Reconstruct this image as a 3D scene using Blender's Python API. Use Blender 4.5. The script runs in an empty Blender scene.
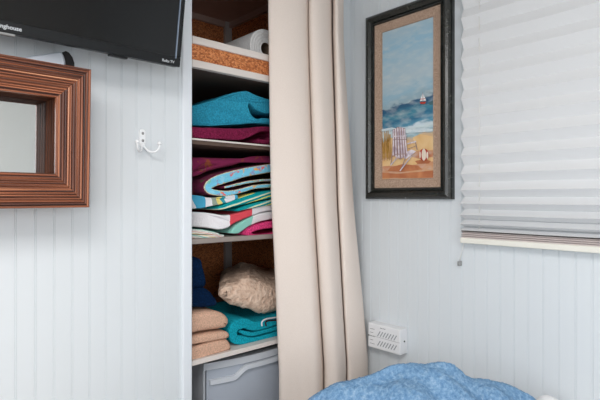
import bpy, bmesh, math, random
from mathutils import Vector, Matrix, noise, Euler
random.seed(7)
C = bpy.context.scene.collection
H = 1.2                                   # eye height above the floor
F = 482.0                                 # focal length in pixels (600 wide)
DX, DY = math.cos(math.radians(47.7)), math.sin(math.radians(47.7))
YW, XR, ZC = 1.15, 1.287, 0.793           # tv wall, right wall, ceiling above the eye

# ---------- measuring: a point seen at (px,py) on a plane of the room ----------
def ray(px):
    s = (px - 300) / F
    return DX + s * DY, DY - s * DX
def py_(px, py, y):
    rx, ry = ray(px); Z = y / ry
    return Vector((rx * Z, y, H + (197 - py) * Z / F))
def px_(px, py, x):
    rx, ry = ray(px); Z = x / rx
    return Vector((x, ry * Z, H + (197 - py) * Z / F))

# ---------- materials ----------
def newmat(name):
    m = bpy.data.materials.new(name); m.use_nodes = True
    return m, m.node_tree, m.node_tree.nodes, m.node_tree.links, m.node_tree.nodes['Principled BSDF']
def lin(c):
    return tuple(((v / 255 + .055) / 1.055) ** 2.4 if v > 10 else v / 255 / 12.92 for v in c) + (1,)
def plain(name, c, rough=.5, metal=0, spec=.5, bump=0, bscale=200, **kw):
    m, nt, N, L, b = newmat(name)
    b.inputs['Base Color'].default_value = lin(c)
    b.inputs['Roughness'].default_value = rough
    b.inputs['Metallic'].default_value = metal
    b.inputs['Specular IOR Level'].default_value = spec
    for k, v in kw.items():
        b.inputs[k].default_value = v
    if bump:
        tc = N.new('ShaderNodeTexCoord'); n = N.new('ShaderNodeTexNoise'); n.inputs['Scale'].default_value = bscale
        n.inputs['Detail'].default_value = 4
        bp = N.new('ShaderNodeBump'); bp.inputs['Strength'].default_value = bump; bp.inputs['Distance'].default_value = .003
        L.new(tc.outputs['Object'], n.inputs['Vector']); L.new(n.outputs['Fac'], bp.inputs['Height']); L.new(bp.outputs[0], b.inputs['Normal'])
    return m
def ramp(N, stops, const=False):
    r = N.new('ShaderNodeValToRGB'); e = r.color_ramp.elements
    if const: r.color_ramp.interpolation = 'CONSTANT'
    e[0].position, e[0].color = stops[0][0], lin(stops[0][1])
    e[1].position, e[1].color = stops[1][0], lin(stops[1][1])
    for p, c in stops[2:]:
        x = e.new(p); x.color = lin(c)
    return r
def noisy(name, stops, scale=(1, 1, 1), nscale=30, detail=4, rough=.8, bump=.4, coord='Object', distort=0, bdist=.003, spec=.3, nrough=.5):
    m, nt, N, L, b = newmat(name)
    tc = N.new('ShaderNodeTexCoord'); mp = N.new('ShaderNodeMapping'); mp.inputs['Scale'].default_value = scale
    n = N.new('ShaderNodeTexNoise'); n.inputs['Scale'].default_value = nscale; n.inputs['Detail'].default_value = detail
    n.inputs['Distortion'].default_value = distort; n.inputs['Roughness'].default_value = nrough
    r = ramp(N, stops)
    L.new(tc.outputs[coord], mp.inputs[0]); L.new(mp.outputs[0], n.inputs['Vector']); L.new(n.outputs['Fac'], r.inputs[0]); L.new(r.outputs[0], b.inputs['Base Color'])
    b.inputs['Roughness'].default_value = rough; b.inputs['Specular IOR Level'].default_value = spec
    if bump:
        bp = N.new('ShaderNodeBump'); bp.inputs['Strength'].default_value = bump; bp.inputs['Distance'].default_value = bdist
        L.new(n.outputs['Fac'], bp.inputs['Height']); L.new(bp.outputs[0], b.inputs['Normal'])
    return m
def terry(name, c, var=.14, fuzz=260):
    lo = tuple(int(v * (1 - var)) for v in c); hi = tuple(min(255, int(v * (1 + var))) for v in c)
    m = noisy(name, [(.35, lo), (.65, hi)], nscale=fuzz, detail=3, rough=1, bump=.9, bdist=.004, spec=.1)
    return m
def stripes(name, cols, direction, period, wobble=.02, off=0):
    """terry cloth with woven stripes: cols=[(start, rgb)], across a direction in the cloth's own space"""
    m, nt, N, L, b = newmat(name)
    tc = N.new('ShaderNodeTexCoord')
    d = N.new('ShaderNodeVectorMath'); d.operation = 'DOT_PRODUCT'; d.inputs[1].default_value = direction
    n = N.new('ShaderNodeTexNoise'); n.inputs['Scale'].default_value = 18
    ml = N.new('ShaderNodeMath'); ml.operation = 'MULTIPLY_ADD'; ml.inputs[1].default_value = wobble; ml.inputs[2].default_value = off
    ad = N.new('ShaderNodeMath'); ad.operation = 'ADD'
    dv = N.new('ShaderNodeMath'); dv.operation = 'DIVIDE'; dv.inputs[1].default_value = period
    fr = N.new('ShaderNodeMath'); fr.operation = 'FRACT'
    r = ramp(N, cols, True)
    L.new(tc.outputs['Object'], d.inputs[0]); L.new(tc.outputs['Object'], n.inputs['Vector']); L.new(n.outputs['Fac'], ml.inputs[0])
    L.new(d.outputs['Value'], ad.inputs[0]); L.new(ml.outputs[0], ad.inputs[1]); L.new(ad.outputs[0], dv.inputs[0]); L.new(dv.outputs[0], fr.inputs[0])
    L.new(fr.outputs[0], r.inputs[0]); L.new(r.outputs[0], b.inputs['Base Color'])
    n2 = N.new('ShaderNodeTexNoise'); n2.inputs['Scale'].default_value = 260
    bp = N.new('ShaderNodeBump'); bp.inputs['Strength'].default_value = .8; bp.inputs['Distance'].default_value = .003
    L.new(tc.outputs['Object'], n2.inputs['Vector']); L.new(n2.outputs['Fac'], bp.inputs['Height']); L.new(bp.outputs[0], b.inputs['Normal'])
    b.inputs['Roughness'].default_value = 1; b.inputs['Specular IOR Level'].default_value = .1
    return m
def osb(name):
    m, nt, N, L, b = newmat(name)
    tc = N.new('ShaderNodeTexCoord'); mp = N.new('ShaderNodeMapping'); mp.inputs['Scale'].default_value = (1, 1, 1.5)
    n = N.new('ShaderNodeTexNoise'); n.inputs['Scale'].default_value = 20; n.inputs['Detail'].default_value = 2
    mx = N.new('ShaderNodeVectorMath'); mx.operation = 'MULTIPLY_ADD'; mx.inputs[1].default_value = (.02, .02, .02)
    v = N.new('ShaderNodeTexVoronoi'); v.inputs['Scale'].default_value = 190
    r = ramp(N, [(.0, (146, 78, 44)), (.25, (182, 104, 56)), (.5, (204, 126, 72)), (.75, (222, 148, 94)), (1, (160, 88, 48))])
    L.new(tc.outputs['Object'], mp.inputs[0]); L.new(mp.outputs[0], n.inputs['Vector']); L.new(n.outputs['Color'], mx.inputs[0]); L.new(mp.outputs[0], mx.inputs[2])
    L.new(mx.outputs[0], v.inputs['Vector']); 
    sp = N.new('ShaderNodeSeparateColor'); L.new(v.outputs['Color'], sp.inputs[0]); L.new(sp.outputs[0], r.inputs[0]); L.new(r.outputs[0], b.inputs['Base Color'])
    b.inputs['Roughness'].default_value = .75
    return m

M_wall = plain('painted_beadboard', (222, 228, 232), .45, spec=.4)
M_trim = plain('white_trim', (232, 238, 244), .3)
M_osb = osb('strand_board')
M_ceil = plain('ceiling_panel', (225, 222, 218), .8)
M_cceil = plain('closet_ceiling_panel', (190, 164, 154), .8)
M_floor = noisy('vinyl_floor', [(.3, (120, 100, 82)), (.7, (150, 128, 106))], scale=(1, 12, 1), nscale=6)
M_shelfwhite = plain('white_edge', (226, 218, 212), .5)
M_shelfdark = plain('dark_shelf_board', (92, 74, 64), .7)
M_post = plain('grey_post', (190, 186, 184), .6)
M_black = plain('black_plastic', (16, 19, 22), .4, spec=.35)
M_screen = plain('screen_glass', (10, 11, 13), .16, spec=.42)
M_silver = plain('silver_print', (200, 205, 210), .4)
M_glint = plain('painted_glint', (150, 165, 185), .25, metal=.6)
M_grey = plain('grey_plastic', (150, 152, 152), .4)
M_mirror = plain('mirror_glass', (225, 232, 235), .02, metal=1)
M_hook = plain('glossy_white_enamel', (244, 247, 250), .12, spec=.6)
M_fitting = plain('fitting_white', (196, 204, 214), .35)
M_dark = plain('dark_recess', (28, 26, 28), .7)
M_metal = plain('steel', (150, 150, 150), .35, metal=.9)
M_blackframe = noisy('blackened_frame_wood', [(.35, (16, 18, 17)), (.62, (34, 38, 35)), (.75, (66, 68, 60))], scale=(1, 1, 1), nscale=90, detail=5, rough=.27, bump=.15, spec=.65)
M_linen = noisy('linen_liner', [(.3, (146, 120, 102)), (.7, (206, 180, 160))], nscale=420, detail=2, rough=.9, bump=.5)
M_blind = plain('pleated_fabric', (230, 232, 234), .85, spec=.2, bump=.15, bscale=700)
M_rail = plain('cream_rail', (240, 238, 228), .4)
M_cord = plain('white_cord', (235, 235, 232), .7)
M_alarm = plain('alarm_white', (238, 240, 243), .4)
M_slot = plain('slot_grey', (150, 155, 162), .7)
M_bin = plain('frosted_plastic', (222, 227, 234), .35, **{'Transmission Weight': .25, 'Alpha': 1})
M_bin2 = plain('frosted_drawer', (176, 184, 196), .35)
M_bedwhite = plain('white_sheet', (235, 236, 238), .9, bump=.2, bscale=300)
M_bedwood = plain('bed_base', (206, 206, 204), .6)
M_curt = noisy('cream_curtain', [(.3, (234, 221, 211)), (.7, (241, 229, 220))], scale=(1, 1, .6), nscale=900, detail=2, rough=.85, bump=.25, spec=.25, bdist=.001)
M_paper = noisy('paper_roll_white', [(.3, (226, 226, 226)), (.7, (242, 242, 242))], nscale=160, rough=.9, bump=.3)

# ---------- mesh helpers ----------
def setup(o, label=None, cat=None, group=None, kind=None):
    if label: o['label'] = label
    if cat: o['category'] = cat
    if group: o['group'] = group
    if kind: o['kind'] = kind
    return o
def link(name, bm, mats, parent=None, smooth=False, recalc=True):
    if recalc: bmesh.ops.recalc_face_normals(bm, faces=bm.faces)
    me = bpy.data.meshes.new(name); bm.to_mesh(me); bm.free()
    for m in (mats if isinstance(mats, (list, tuple)) else [mats]): me.materials.append(m)
    if smooth:
        for p in me.polygons: p.use_smooth = True
    o = bpy.data.objects.new(name, me); C.objects.link(o)
    if parent is not None: o.parent = parent
    return o
def empty(name, loc, rot=(0, 0, 0)):
    o = bpy.data.objects.new(name, None); C.objects.link(o); o.location = loc; o.rotation_euler = rot
    o.empty_display_size = .02
    return o
def box(bm, x0, x1, y0, y1, z0, z1, mi=0, bev=0, M=None):
    r = bmesh.ops.create_cube(bm, size=1)
    vs = r['verts']
    for v in vs:
        v.co = Vector(((x0 + x1) / 2 + v.co.x * (x1 - x0), (y0 + y1) / 2 + v.co.y * (y1 - y0), (z0 + z1) / 2 + v.co.z * (z1 - z0)))
    if M is not None:
        for v in vs: v.co = M @ v.co
    fs = list({f for v in vs for f in v.link_faces})
    for f in fs: f.material_index = mi
    if bev:
        es = list({e for v in vs for e in v.link_edges})
        r = bmesh.ops.bevel(bm, geom=es, offset=bev, segments=2, affect='EDGES', profile=.5)
        for f in r['faces']: f.material_index = mi
def B(*a, **k):
    bm = bmesh.new(); box(bm, *a, **k); return bm
def recenter(o):
    """move the origin of a one-mesh thing to its base centre"""
    me = o.data; xs = [v.co for v in me.vertices]
    mn = Vector((min(v.x for v in xs), min(v.y for v in xs), min(v.z for v in xs))); mx = Vector((max(v.x for v in xs), max(v.y for v in xs), max(v.z for v in xs)))
    c = Vector(((mn.x + mx.x) / 2, (mn.y + mx.y) / 2, mn.z))
    me.transform(Matrix.Translation(-c)); o.location = c
    return o
def catmull(pts, n=6, closed=False):
    out = []; N_ = len(pts)
    rng = range(N_) if closed else range(N_ - 1)
    for i in rng:
        if closed: p = [pts[(i + k - 1) % N_] for k in range(4)]
        else: p = [pts[max(0, min(N_ - 1, i + k - 1))] for k in range(4)]
        for j in range(n):
            t = j / n
            out.append(tuple(.5 * (2 * p[1][a] + (p[2][a] - p[0][a]) * t + (2 * p[0][a] - 5 * p[1][a] + 4 * p[2][a] - p[3][a]) * t * t + (3 * p[1][a] - p[0][a] - 3 * p[2][a] + p[3][a]) * t ** 3) for a in range(len(pts[0]))))
    if not closed: out.append(tuple(pts[-1]))
    return out
def tube(bm, pts, r, seg=8, mi=0, smooth=True):
    pts = [Vector(p) for p in pts]; rings = []
    rr = r if isinstance(r, (list, tuple)) else [r] * len(pts)
    up = None
    for i, p in enumerate(pts):
        t = (pts[min(i + 1, len(pts) - 1)] - pts[max(i - 1, 0)]).normalized()
        if up is None: up = t.orthogonal().normalized()
        up = (up - t * up.dot(t)).normalized(); s = t.cross(up)
        rings.append([bm.verts.new(p + (up * math.cos(2 * math.pi * k / seg) + s * math.sin(2 * math.pi * k / seg)) * rr[i]) for k in range(seg)])
    for a, b in zip(rings, rings[1:]):
        for k in range(seg):
            f = bm.faces.new((a[k], a[(k + 1) % seg], b[(k + 1) % seg], b[k])); f.material_index = mi; f.smooth = smooth
    for q in (rings[0], rings[-1]):
        f = bm.faces.new(q); f.material_index = mi
def ball(bm, c, r, mi=0, sc=(1, 1, 1)):
    q = bmesh.ops.create_uvsphere(bm, u_segments=12, v_segments=8, radius=r)
    for v in q['verts']: v.co = Vector((v.co.x * sc[0], v.co.y * sc[1], v.co.z * sc[2])) + Vector(c)
    for f in {f for v in q['verts'] for f in v.link_faces}: f.material_index = mi; f.smooth = True

# ---------- the setting ----------
def bead_wall(name, p0, p1, z0, z1, back, pitch=.0375, phase=0):
    """a beadboard panel from p0 to p1 (room side), 'back' = vector into the wall"""
    p0 = Vector(p0); p1 = Vector(p1); d = p1 - p0; Ln = d.length; d /= Ln; back = Vector(back).normalized()
    prof = [(0, 0)]; u = phase
    while u < Ln - .008:
        if u > .002: prof += [(u, 0), (u + .0009, .0012), (u + .0017, .0001), (u + .0034, 0), (u + .0042, .0012), (u + .005, 0)]
        u += pitch
    prof.append((Ln, 0))
    bm = bmesh.new(); T = .03
    lo = [bm.verts.new(p0 + d * a + back * b + Vector((0, 0, z0))) for a, b in prof]; hi = [bm.verts.new(p0 + d * a + back * b + Vector((0, 0, z1))) for a, b in prof]
    for i in range(len(prof) - 1): bm.faces.new((lo[i], lo[i + 1], hi[i + 1], hi[i]))
    bl = [bm.verts.new(p0 + d * a + back * T + Vector((0, 0, z))) for a in (0, Ln) for z in (z0, z1)]
    bm.faces.new((bl[0], bl[1], bl[3], bl[2]))
    bm.faces.new([lo[0], hi[0], bl[1], bl[0]]); bm.faces.new([lo[-1], hi[-1], bl[3], bl[2]])
    bm.faces.new(lo + [bl[2], bl[0]]); bm.faces.new(hi + [bl[3], bl[1]])
    return setup(link(name, bm, M_wall), kind='structure')
def struct(name, bm, m): return setup(link(name, bm, m), kind='structure')
ZT = H + ZC
XL, YB = -1.5, -1.7
bead_wall('wall_left', (XL, YW, 0), (.625, YW, 0), 0, ZT, (0, 1, 0), phase=.0115)
bead_wall('wall_right', (XR, YW + .002, 0), (XR, YB, 0), 0, ZT, (1, 0, 0), phase=.02)
struct('wall_back', B(XL - .03, XR + .03, YB - .03, YB, 0, ZT), plain('warm_white_paint', (240, 236, 230), .6))
struct('wall_side', B(XL - .03, XL, YB, YW + .03, 0, ZT), M_wall)
struct('floor', B(XL - .03, XR + .06, YB - .03, 1.9, -.03, 0), M_floor)
struct('ceiling', B(XL - .03, XR + .03, YB - .03, YW + .0, ZT, ZT + .03), M_ceil)
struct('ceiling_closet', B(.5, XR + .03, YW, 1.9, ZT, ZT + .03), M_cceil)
struct('wall_header', B(.65, XR, YW, YW + .02, H + .67, ZT), M_wall)
struct('wall_closet_back', B(.5, XR, 1.85, 1.87, 0, ZT), M_osb)
struct('wall_closet_right', B(1.25, XR, YW + .003, 1.85, 0, ZT), [M_osb])
struct('wall_closet_left', B(.5, .52, YW + .03, 1.85, 0, ZT), M_osb)
struct('trim_1', B(.6235, .652, YW - .008, YW + .05, 0, ZT, bev=.004), M_trim)      # corner bead of the opening
struct('trim_2', B(1.2485, XR, YW - .001, YW + .003, 0, ZT), M_wall)                   # narrow jamb beside the corner
struct('trim_3', B(1.215, 1.25, 1.835, 1.85, 0, ZT), M_post)                        # batten in the back corner
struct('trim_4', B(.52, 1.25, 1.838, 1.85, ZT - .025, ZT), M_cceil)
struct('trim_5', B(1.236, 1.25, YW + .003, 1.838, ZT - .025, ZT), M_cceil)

# ---------- closet shelves ----------
YS = 1.155
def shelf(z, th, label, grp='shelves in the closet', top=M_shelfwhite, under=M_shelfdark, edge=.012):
    t = empty('closet_shelf', (.9, 1.5, H + z - th)); setup(t, label, 'shelf', grp)
    def loc(o): o.location = -t.location; return o
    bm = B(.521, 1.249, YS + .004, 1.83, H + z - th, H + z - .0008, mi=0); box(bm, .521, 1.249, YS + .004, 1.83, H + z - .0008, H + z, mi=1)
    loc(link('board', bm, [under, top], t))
    loc(link('front_edge', B(.653, 1.249, YS, YS + .004, H + z - edge, H + z + .001), (top if z < .3 else M_shelfwhite) if top is not M_shelfdark else M_shelfwhite, t))
    return t
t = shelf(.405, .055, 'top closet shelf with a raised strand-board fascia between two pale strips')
ch = t.children
for c in list(ch):
    if c.name.startswith('front_edge'): bpy.data.objects.remove(c)
def loc(o, t): o.location = -t.location; return o
loc(link('fascia', B(.653, 1.249, YS - .006, YS + .004, H + .352, H + .426), M_osb, t), t)
loc(link('edging_strip', B(.653, 1.249, YS - .012, YS + .006, H + .411, H + .431, bev=.002), M_shelfwhite, t), t)
loc(link('edging_strip', B(.653, 1.249, YS - .012, YS + .006, H + .348, H + .368, bev=.002), M_shelfwhite, t), t)
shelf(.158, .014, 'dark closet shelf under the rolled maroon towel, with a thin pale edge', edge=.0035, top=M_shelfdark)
shelf(-.115, .014, 'closet shelf under the tall stack of bright patterned towels', top=plain('grey_shelf_edge', (150, 140, 134), .6))  # this shelf gets one flat darker grey
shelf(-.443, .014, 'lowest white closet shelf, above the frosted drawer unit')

# ---------- cloth ----------
def nz(p, f, seed): return noise.noise(Vector((p[0] * f + seed, p[1] * f + seed * 1.7, p[2] * f - seed)))
def offset2d(P, r):
    out = []; n = len(P)
    area = sum(P[i][0] * P[(i + 1) % n][1] - P[(i + 1) % n][0] * P[i][1] for i in range(n))
    sg = 1 if area > 0 else -1
    for i in range(n):
        a = Vector(P[i - 1]); b = Vector(P[(i + 1) % n]); d = (b - a)
        if d.length < 1e-9: out.append(P[i]); continue
        d.normalize(); nrm = Vector((-d.y, d.x)) * sg
        out.append((P[i][0] + nrm.x * r, P[i][1] + nrm.y * r))
    return out
def sweep(bm, outline, y0, y1, r, seed, amp, freq, zmin, capmat=0, sidemat=0, ny=22, skew=0, fine=.0011, sag=0, bend=None, rimmat=None):
    """closed outline in (x,z) carried back along y, edges rounded by r"""
    ys = []
    for k in range(6):
        a = k / 5 * math.pi / 2; ys.append((y0 + r * (1 - math.sin(a)), r * (1 - math.cos(math.pi / 2 - a)) if False else r * (1 - math.cos(a))))
    ys = [(y0 + r * (1 - math.cos(a)), r * (1 - math.sin(a))) for a in [k / 5 * math.pi / 2 for k in range(6)]]
    for k in range(1, ny): ys.append((y0 + r + (y1 - y0 - r) * k / ny, 0))
    ys.append((y1, 0.6 * r))
    rings = []
    for y, ins in ys:
        ring = []
        for (x, z) in offset2d(outline, ins):
            q = (x, y, z); w = amp
            dx = nz(q, freq, seed) * w + nz(q, 90, seed + 3) * fine; dz = nz(q, freq, seed + 9) * w + nz(q, 90, seed + 5) * fine
            dy = nz((x, 0, z), freq * 1.3, seed + 4) * amp * 1.0
            t = (y - y0) / (y1 - y0)
            turn = 0
            if bend:
                e = py_(bend[0], 0, 1.17).x - x + .012; turn = bend[1] * (e * e / .024 if 0 < e < .024 else max(0, e - .012) + .006 * (e >= .024))
                turn = bend[1] * (0 if e <= 0 else (e * e / .048 if e < .024 else e - .012))
            zz = z + dz - sag * t
            ring.append(bm.verts.new((x + dx + skew * (y - y0), y + dy * (1 - t) + turn, max(zz, zmin + .0006))))
        rings.append(ring)
    n = len(outline)
    for a, b in zip(rings, rings[1:]):
        for k in range(n):
            f = bm.faces.new((a[k], a[(k + 1) % n], b[(k + 1) % n], b[k])); f.smooth = True; f.material_index = sidemat
    f = bm.faces.new(rings[0]); f.material_index = capmat; f2 = bm.faces.new(rings[-1]); f2.material_index = sidemat
    # front rounding belongs to the cap look
    if capmat != sidemat:
        for a, b in zip(rings[:3], rings[1:4]):
            for k in range(n):
                e = bm.edges.get((a[k], b[k]))
                if e:
                    for f in e.link_faces: f.material_index = capmat
    if rimmat is not None:
        for a, b in zip(rings[2:4], rings[3:5]):
            for k in range(n):
                e = bm.edges.get((a[k], b[k]))
                for f in e.link_faces:
                    if all(v in a or v in b for v in f.verts): f.material_index = rimmat
def W(pts, y):
    return [(py_(p[0], p[1], y).x, py_(min(275, max(190, p[0])), p[1], y).z) + tuple(p[2:]) for p in pts]
YREF = 1.17
def sheet(center, y, px=.003):
    y = YREF
    """centreline [(px,py,thickness px)] -> closed outline of a thick cloth seen on end"""
    c = catmull(W(center, y), 6)
    L_, R_ = [], []
    for i, (x, z, th) in enumerate(c):
        a = c[max(i - 1, 0)]; b = c[min(i + 1, len(c) - 1)]
        d = Vector((b[0] - a[0], b[1] - a[1])).normalized(); n = Vector((-d.y, d.x)) * th * px / 2
        L_.append((x + n.x, z + n.y)); R_.append((x - n.x, z - n.y))
    return L_ + R_[::-1]
def towel(name, outlines, y0, y1, zmin, mats, label, cat, group=None, r=.006, amp=.004, freq=14, seed=1, raw=False, caps=None, **kw):
    bm = bmesh.new()
    for i, o in enumerate(outlines):
        o2 = o if raw else catmull(W(o, YREF), 4, True)
        if caps: kw['capmat'], kw['sidemat'] = caps[i]
        sweep(bm, o2, y0, y1, r, seed + i * 3.1, amp, freq, H + zmin, **kw)
    o = link(name, bm, mats, smooth=False)
    setup(o, label, cat, group); return recenter(o)
G1 = 'towels stacked on the closet shelves'
c_teal = terry('teal_terry', (50, 152, 182), .1); c_maroon = terry('maroon_terry', (122, 34, 68)); c_navy = terry('navy_cloth', (8, 32, 62), .2)
c_peach = terry('peach_terry', (218, 178, 154), .07); c_teal2 = terry('bright_teal_terry', (24, 160, 180)); c_white = terry('white_terry', (232, 230, 232), .05)
c_tan = noisy('tan_terry', [(.3, (208, 174, 152)), (.5, (230, 200, 178)), (.7, (242, 216, 196))], nscale=70, detail=6, rough=1, bump=1, bdist=.012, spec=.1)
# shelf with the teal and maroon towels (z .158)
towel('folded_towel', [sheet([(120, 127, 10), (170, 132.5, 10), (215, 133.5, 11), (240, 134, 11), (254, 130.8, 7), (262, 129, 5), (272, 130, 5), (275, 136, 5), (268, 141.5, 4.5), (258, 141, 5)], 1.165)], 1.165, 1.5, .158, c_maroon,
      'maroon towel with a rolled end, lying beneath the blue towel on the dark shelf', 'towel', G1, r=.004, amp=.002, raw=True, seed=2)
towel('folded_towel', [[(150, 106), (195, 104), (215, 100), (232, 93), (246, 91), (260, 97), (290, 102), (290, 111), (268, 113), (258, 110), (251, 104), (249, 104.5), (249, 108), (251.5, 114.5), (257, 118.5), (266, 117.5), (290, 119), (290, 124), (262, 123), (246, 123.5), (232, 125), (195, 124.5), (150, 124.5)]],
      1.17, 1.5, .203, c_teal, 'blue-teal towel humped on top of the maroon towel', 'towel', G1, r=.0035, bend=(228, .6), amp=.003, seed=5)
# the bright stack (shelf z -.115)
def bands(name, cols, xo, slope=0):
    """terry cloth with woven bands at set distances across it; cols = [(x, rgb)]"""
    x0 = cols[0][0] - .001; x1 = cols[-1][0] + .05
    return stripes(name, [((x - x0) / (x1 - x0), c) for x, c in cols], (1, 0, slope), x1 - x0, .004, off=xo - x0)
m_str1 = stripes('stripe_cream', [(0, (234, 230, 224)), (.2, (236, 216, 130)), (.27, (232, 228, 222)), (.5, (232, 150, 130)), (.56, (236, 230, 224)), (.68, (120, 120, 124)), (.71, (232, 228, 222)), (.88, (130, 200, 184))], (.25, 0, 1), .020, .01)
m_tealy = stripes('stripe_teal_yellow', [(0, (16, 156, 160)), (.42, (240, 234, 120)), (.56, (20, 150, 156)), (.8, (244, 238, 190)), (.92, (150, 214, 216))], (-.27, 0, 1), .026, .006)
m_multi = stripes('stripe_multi', [(0, (232, 232, 236)), (.3, (80, 176, 212)), (.5, (232, 232, 236)), (.62, (150, 164, 150)), (.75, (232, 216, 130)), (.88, (60, 160, 176))], (.9, .3, .1), .085, .02)
def floral(name, base, cols, fs=38, thr=.53):
    m, nt, N, L, b = newmat(name)
    tc = N.new('ShaderNodeTexCoord'); v = N.new('ShaderNodeTexVoronoi'); v.inputs['Scale'].default_value = fs
    n = N.new('ShaderNodeTexNoise'); n.inputs['Scale'].default_value = 42; n.inputs['Detail'].default_value = 4; n.inputs['Distortion'].default_value = 1
    sp = N.new('ShaderNodeSeparateColor'); r = ramp(N, cols, True)
    th = N.new('ShaderNodeMapRange'); th.inputs[1].default_value = thr; th.inputs[2].default_value = thr + .08
    mx = N.new('ShaderNodeMix'); mx.data_type = 'RGBA'; mx.inputs[6].default_value = lin(base)
    L.new(tc.outputs['Object'], v.inputs['Vector']); L.new(tc.outputs['Object'], n.inputs['Vector']); L.new(v.outputs['Color'], sp.inputs[0]); L.new(sp.outputs[0], r.inputs[0])
    L.new(n.outputs['Fac'], th.inputs[0]); L.new(th.outputs[0], mx.inputs[0]); L.new(r.outputs[0], mx.inputs[7]); L.new(mx.outputs[2], b.inputs['Base Color'])
    b.inputs['Roughness'].default_value = 1
    return m
m_flor = floral('floral_aqua', (122, 204, 232), [(0, (232, 110, 110)), (.2, (240, 176, 96)), (.36, (150, 160, 206)), (.55, (120, 200, 170)), (.75, (150, 214, 236))], 75, .5)
m_flord = floral('floral_maroon', (122, 28, 72), [(0, (122, 28, 72)), (.55, (150, 50, 60)), (.75, (90, 90, 60)), (.85, (140, 70, 40))])
YT = 1.17
c_pink = terry('hot_pink_terry', (236, 70, 130))
towel('folded_towel', [sheet([(150, 237.5, 5), (200, 237.5, 4.5), (216, 236.5, 4), (224, 236, 2.5)], YT), sheet([(150, 232, 5), (195, 232, 5), (208, 232.5, 4), (220, 234.5, 2)], YT)], YT, 1.5, -.115, m_str1,
      'cream towel with thin coloured stripes at the bottom left of the bright stack', 'towel', G1, raw=True, seed=11, amp=.002, r=.003, bend=(214, .35))
towel('folded_towel', [sheet([(300, 222, 6), (275, 224, 7), (262, 226.5, 6), (251, 230, 5), (248, 235, 5), (256, 236.5, 4), (275, 234.5, 4), (300, 231, 4)], YT)], YT - .003, 1.5, -.115, c_pink,
      'hot pink towel at the bottom right of the bright stack', 'towel', G1, raw=True, seed=12, amp=.0025, r=.004)
o = towel('folded_towel', [sheet([(300, 213, 7), (270, 216, 8), (252, 221.5, 8), (240, 229, 9), (234, 235.5, 6)], YT), sheet([(300, 205, 7), (268, 208, 7), (250, 213.5, 7.5), (236, 218.5, 9), (224, 222.5, 14), (206, 220, 14), (150, 219, 14)], YT)], YT + .008, 1.5, -.108, [c_white, c_white],
      'white towel with mint and coral bands, fanned out above the pink towel', 'towel', G1, raw=True, seed=15, amp=.0015, r=.005, bend=(220, .75), caps=[(0, 0), (1, 1)])
bx = lambda px: py_(px, 0, 1.17).x
o.data.materials[0] = bands('mint_band', [(bx(150), (146, 212, 198)), (bx(251), (236, 234, 236)), (bx(290), (236, 234, 236))], o.location.x, -.3)
o.data.materials[1] = bands('coral_band', [(bx(150), (238, 236, 240)), (bx(232), (228, 84, 96)), (bx(254), (238, 236, 240)), (bx(290), (236, 234, 236))], o.location.x)
towel('folded_towel', [sheet([(300, 191, 7), (270, 194.5, 8), (250, 198.5, 8), (230, 205, 5.5), (219, 208.5, 3)], YT), sheet([(300, 198.5, 4), (270, 202.5, 5), (252, 206, 4.5), (238, 210, 2.5)], YT), sheet([(238, 196.5, 4), (228, 199.3, 6), (214, 202, 8), (200, 202, 13), (150, 202, 13)], YT)], YT, 1.5, -.06, [m_tealy, m_multi],
      'teal and yellow striped towel in the middle of the bright stack', 'towel', G1, raw=True, seed=21, amp=.0012, r=.003, bend=(220, .75), caps=[(0, 0), (0, 0), (1, 1)])
towel('folded_towel', [sheet([(300, 165, 8), (275, 167.5, 9), (250, 171.5, 9), (228, 177.5, 10), (212, 183.5, 9), (211, 191, 6), (226, 193.5, 5), (245, 189.8, 4), (260, 186.3, 4), (300, 184.5, 4)], YT), sheet([(300, 179, 2.5), (262, 180.5, 2.5), (240, 184, 2.5), (225, 187.5, 2)], YT)], YT, 1.5, -.03, [m_flor, m_flord, terry('pale_hem', (226, 222, 190))],
      'aqua floral towel with a maroon reverse, its open fold facing right', 'towel', G1, raw=True, seed=23, amp=.0015, r=.005, rimmat=2, bend=(208, 1.2), capmat=0, sidemat=1)
towel('folded_towel', [[(150, 150), (192, 155), (225, 157), (250, 157.5), (300, 156.5), (300, 158.5), (262, 159.5), (240, 164.5), (215, 170.5), (198, 177), (150, 181)]], 1.2, 1.6, .01, m_flord,
      'dark maroon floral towel at the very top of the bright stack, set back', 'towel', G1, seed=27, amp=.002, r=.012, bend=(206, 1.1))
# lowest shelf (z -.443)
towel('folded_towel', [[(130, 337), (190, 337), (222, 331.5), (229, 333), (229.5, 337), (224, 340), (190, 345.5), (130, 345.5)], [(130, 347.5), (190, 347.5), (224, 340), (230, 343), (231.5, 348), (227, 353), (190, 365), (130, 365)]], 1.168, 1.34, -.443, c_peach,
      'lower peach towel of the pair at the left end of the lowest shelf', 'towel', G1, r=.012, amp=.002, seed=31)
towel('folded_towel', [[(130, 312), (190, 313.5), (212, 311), (223, 313), (229.5, 319), (228, 326), (222, 329), (190, 334.5), (130, 334.5)]], 1.17, 1.34, -.379, c_peach,
      'plump upper peach towel directly under the navy cloth', 'towel', G1, r=.016, amp=.002, seed=33)
towel('folded_cloth', [[(130, 290), (190, 289), (210, 289), (219, 297), (222, 304), (217, 309.5), (190, 309.5), (130, 309.5)], [(130, 262), (190, 258), (204, 259), (208, 268), (210, 288), (190, 290), (130, 290)]], 1.19, 1.33, -.313, c_navy,
      'navy blue folded cloth piled on the peach towels', 'cloth', None, r=.012, amp=.004, seed=35)
towel('folded_cloth', [[(210, 289), (214, 285), (221, 290), (225, 300), (227, 322), (210, 322)]], 1.36, 1.5, -.443, c_white,
      'white cloth standing between the navy cloth and the tan towel', 'cloth', None, r=.008, amp=.003, seed=37)
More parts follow.
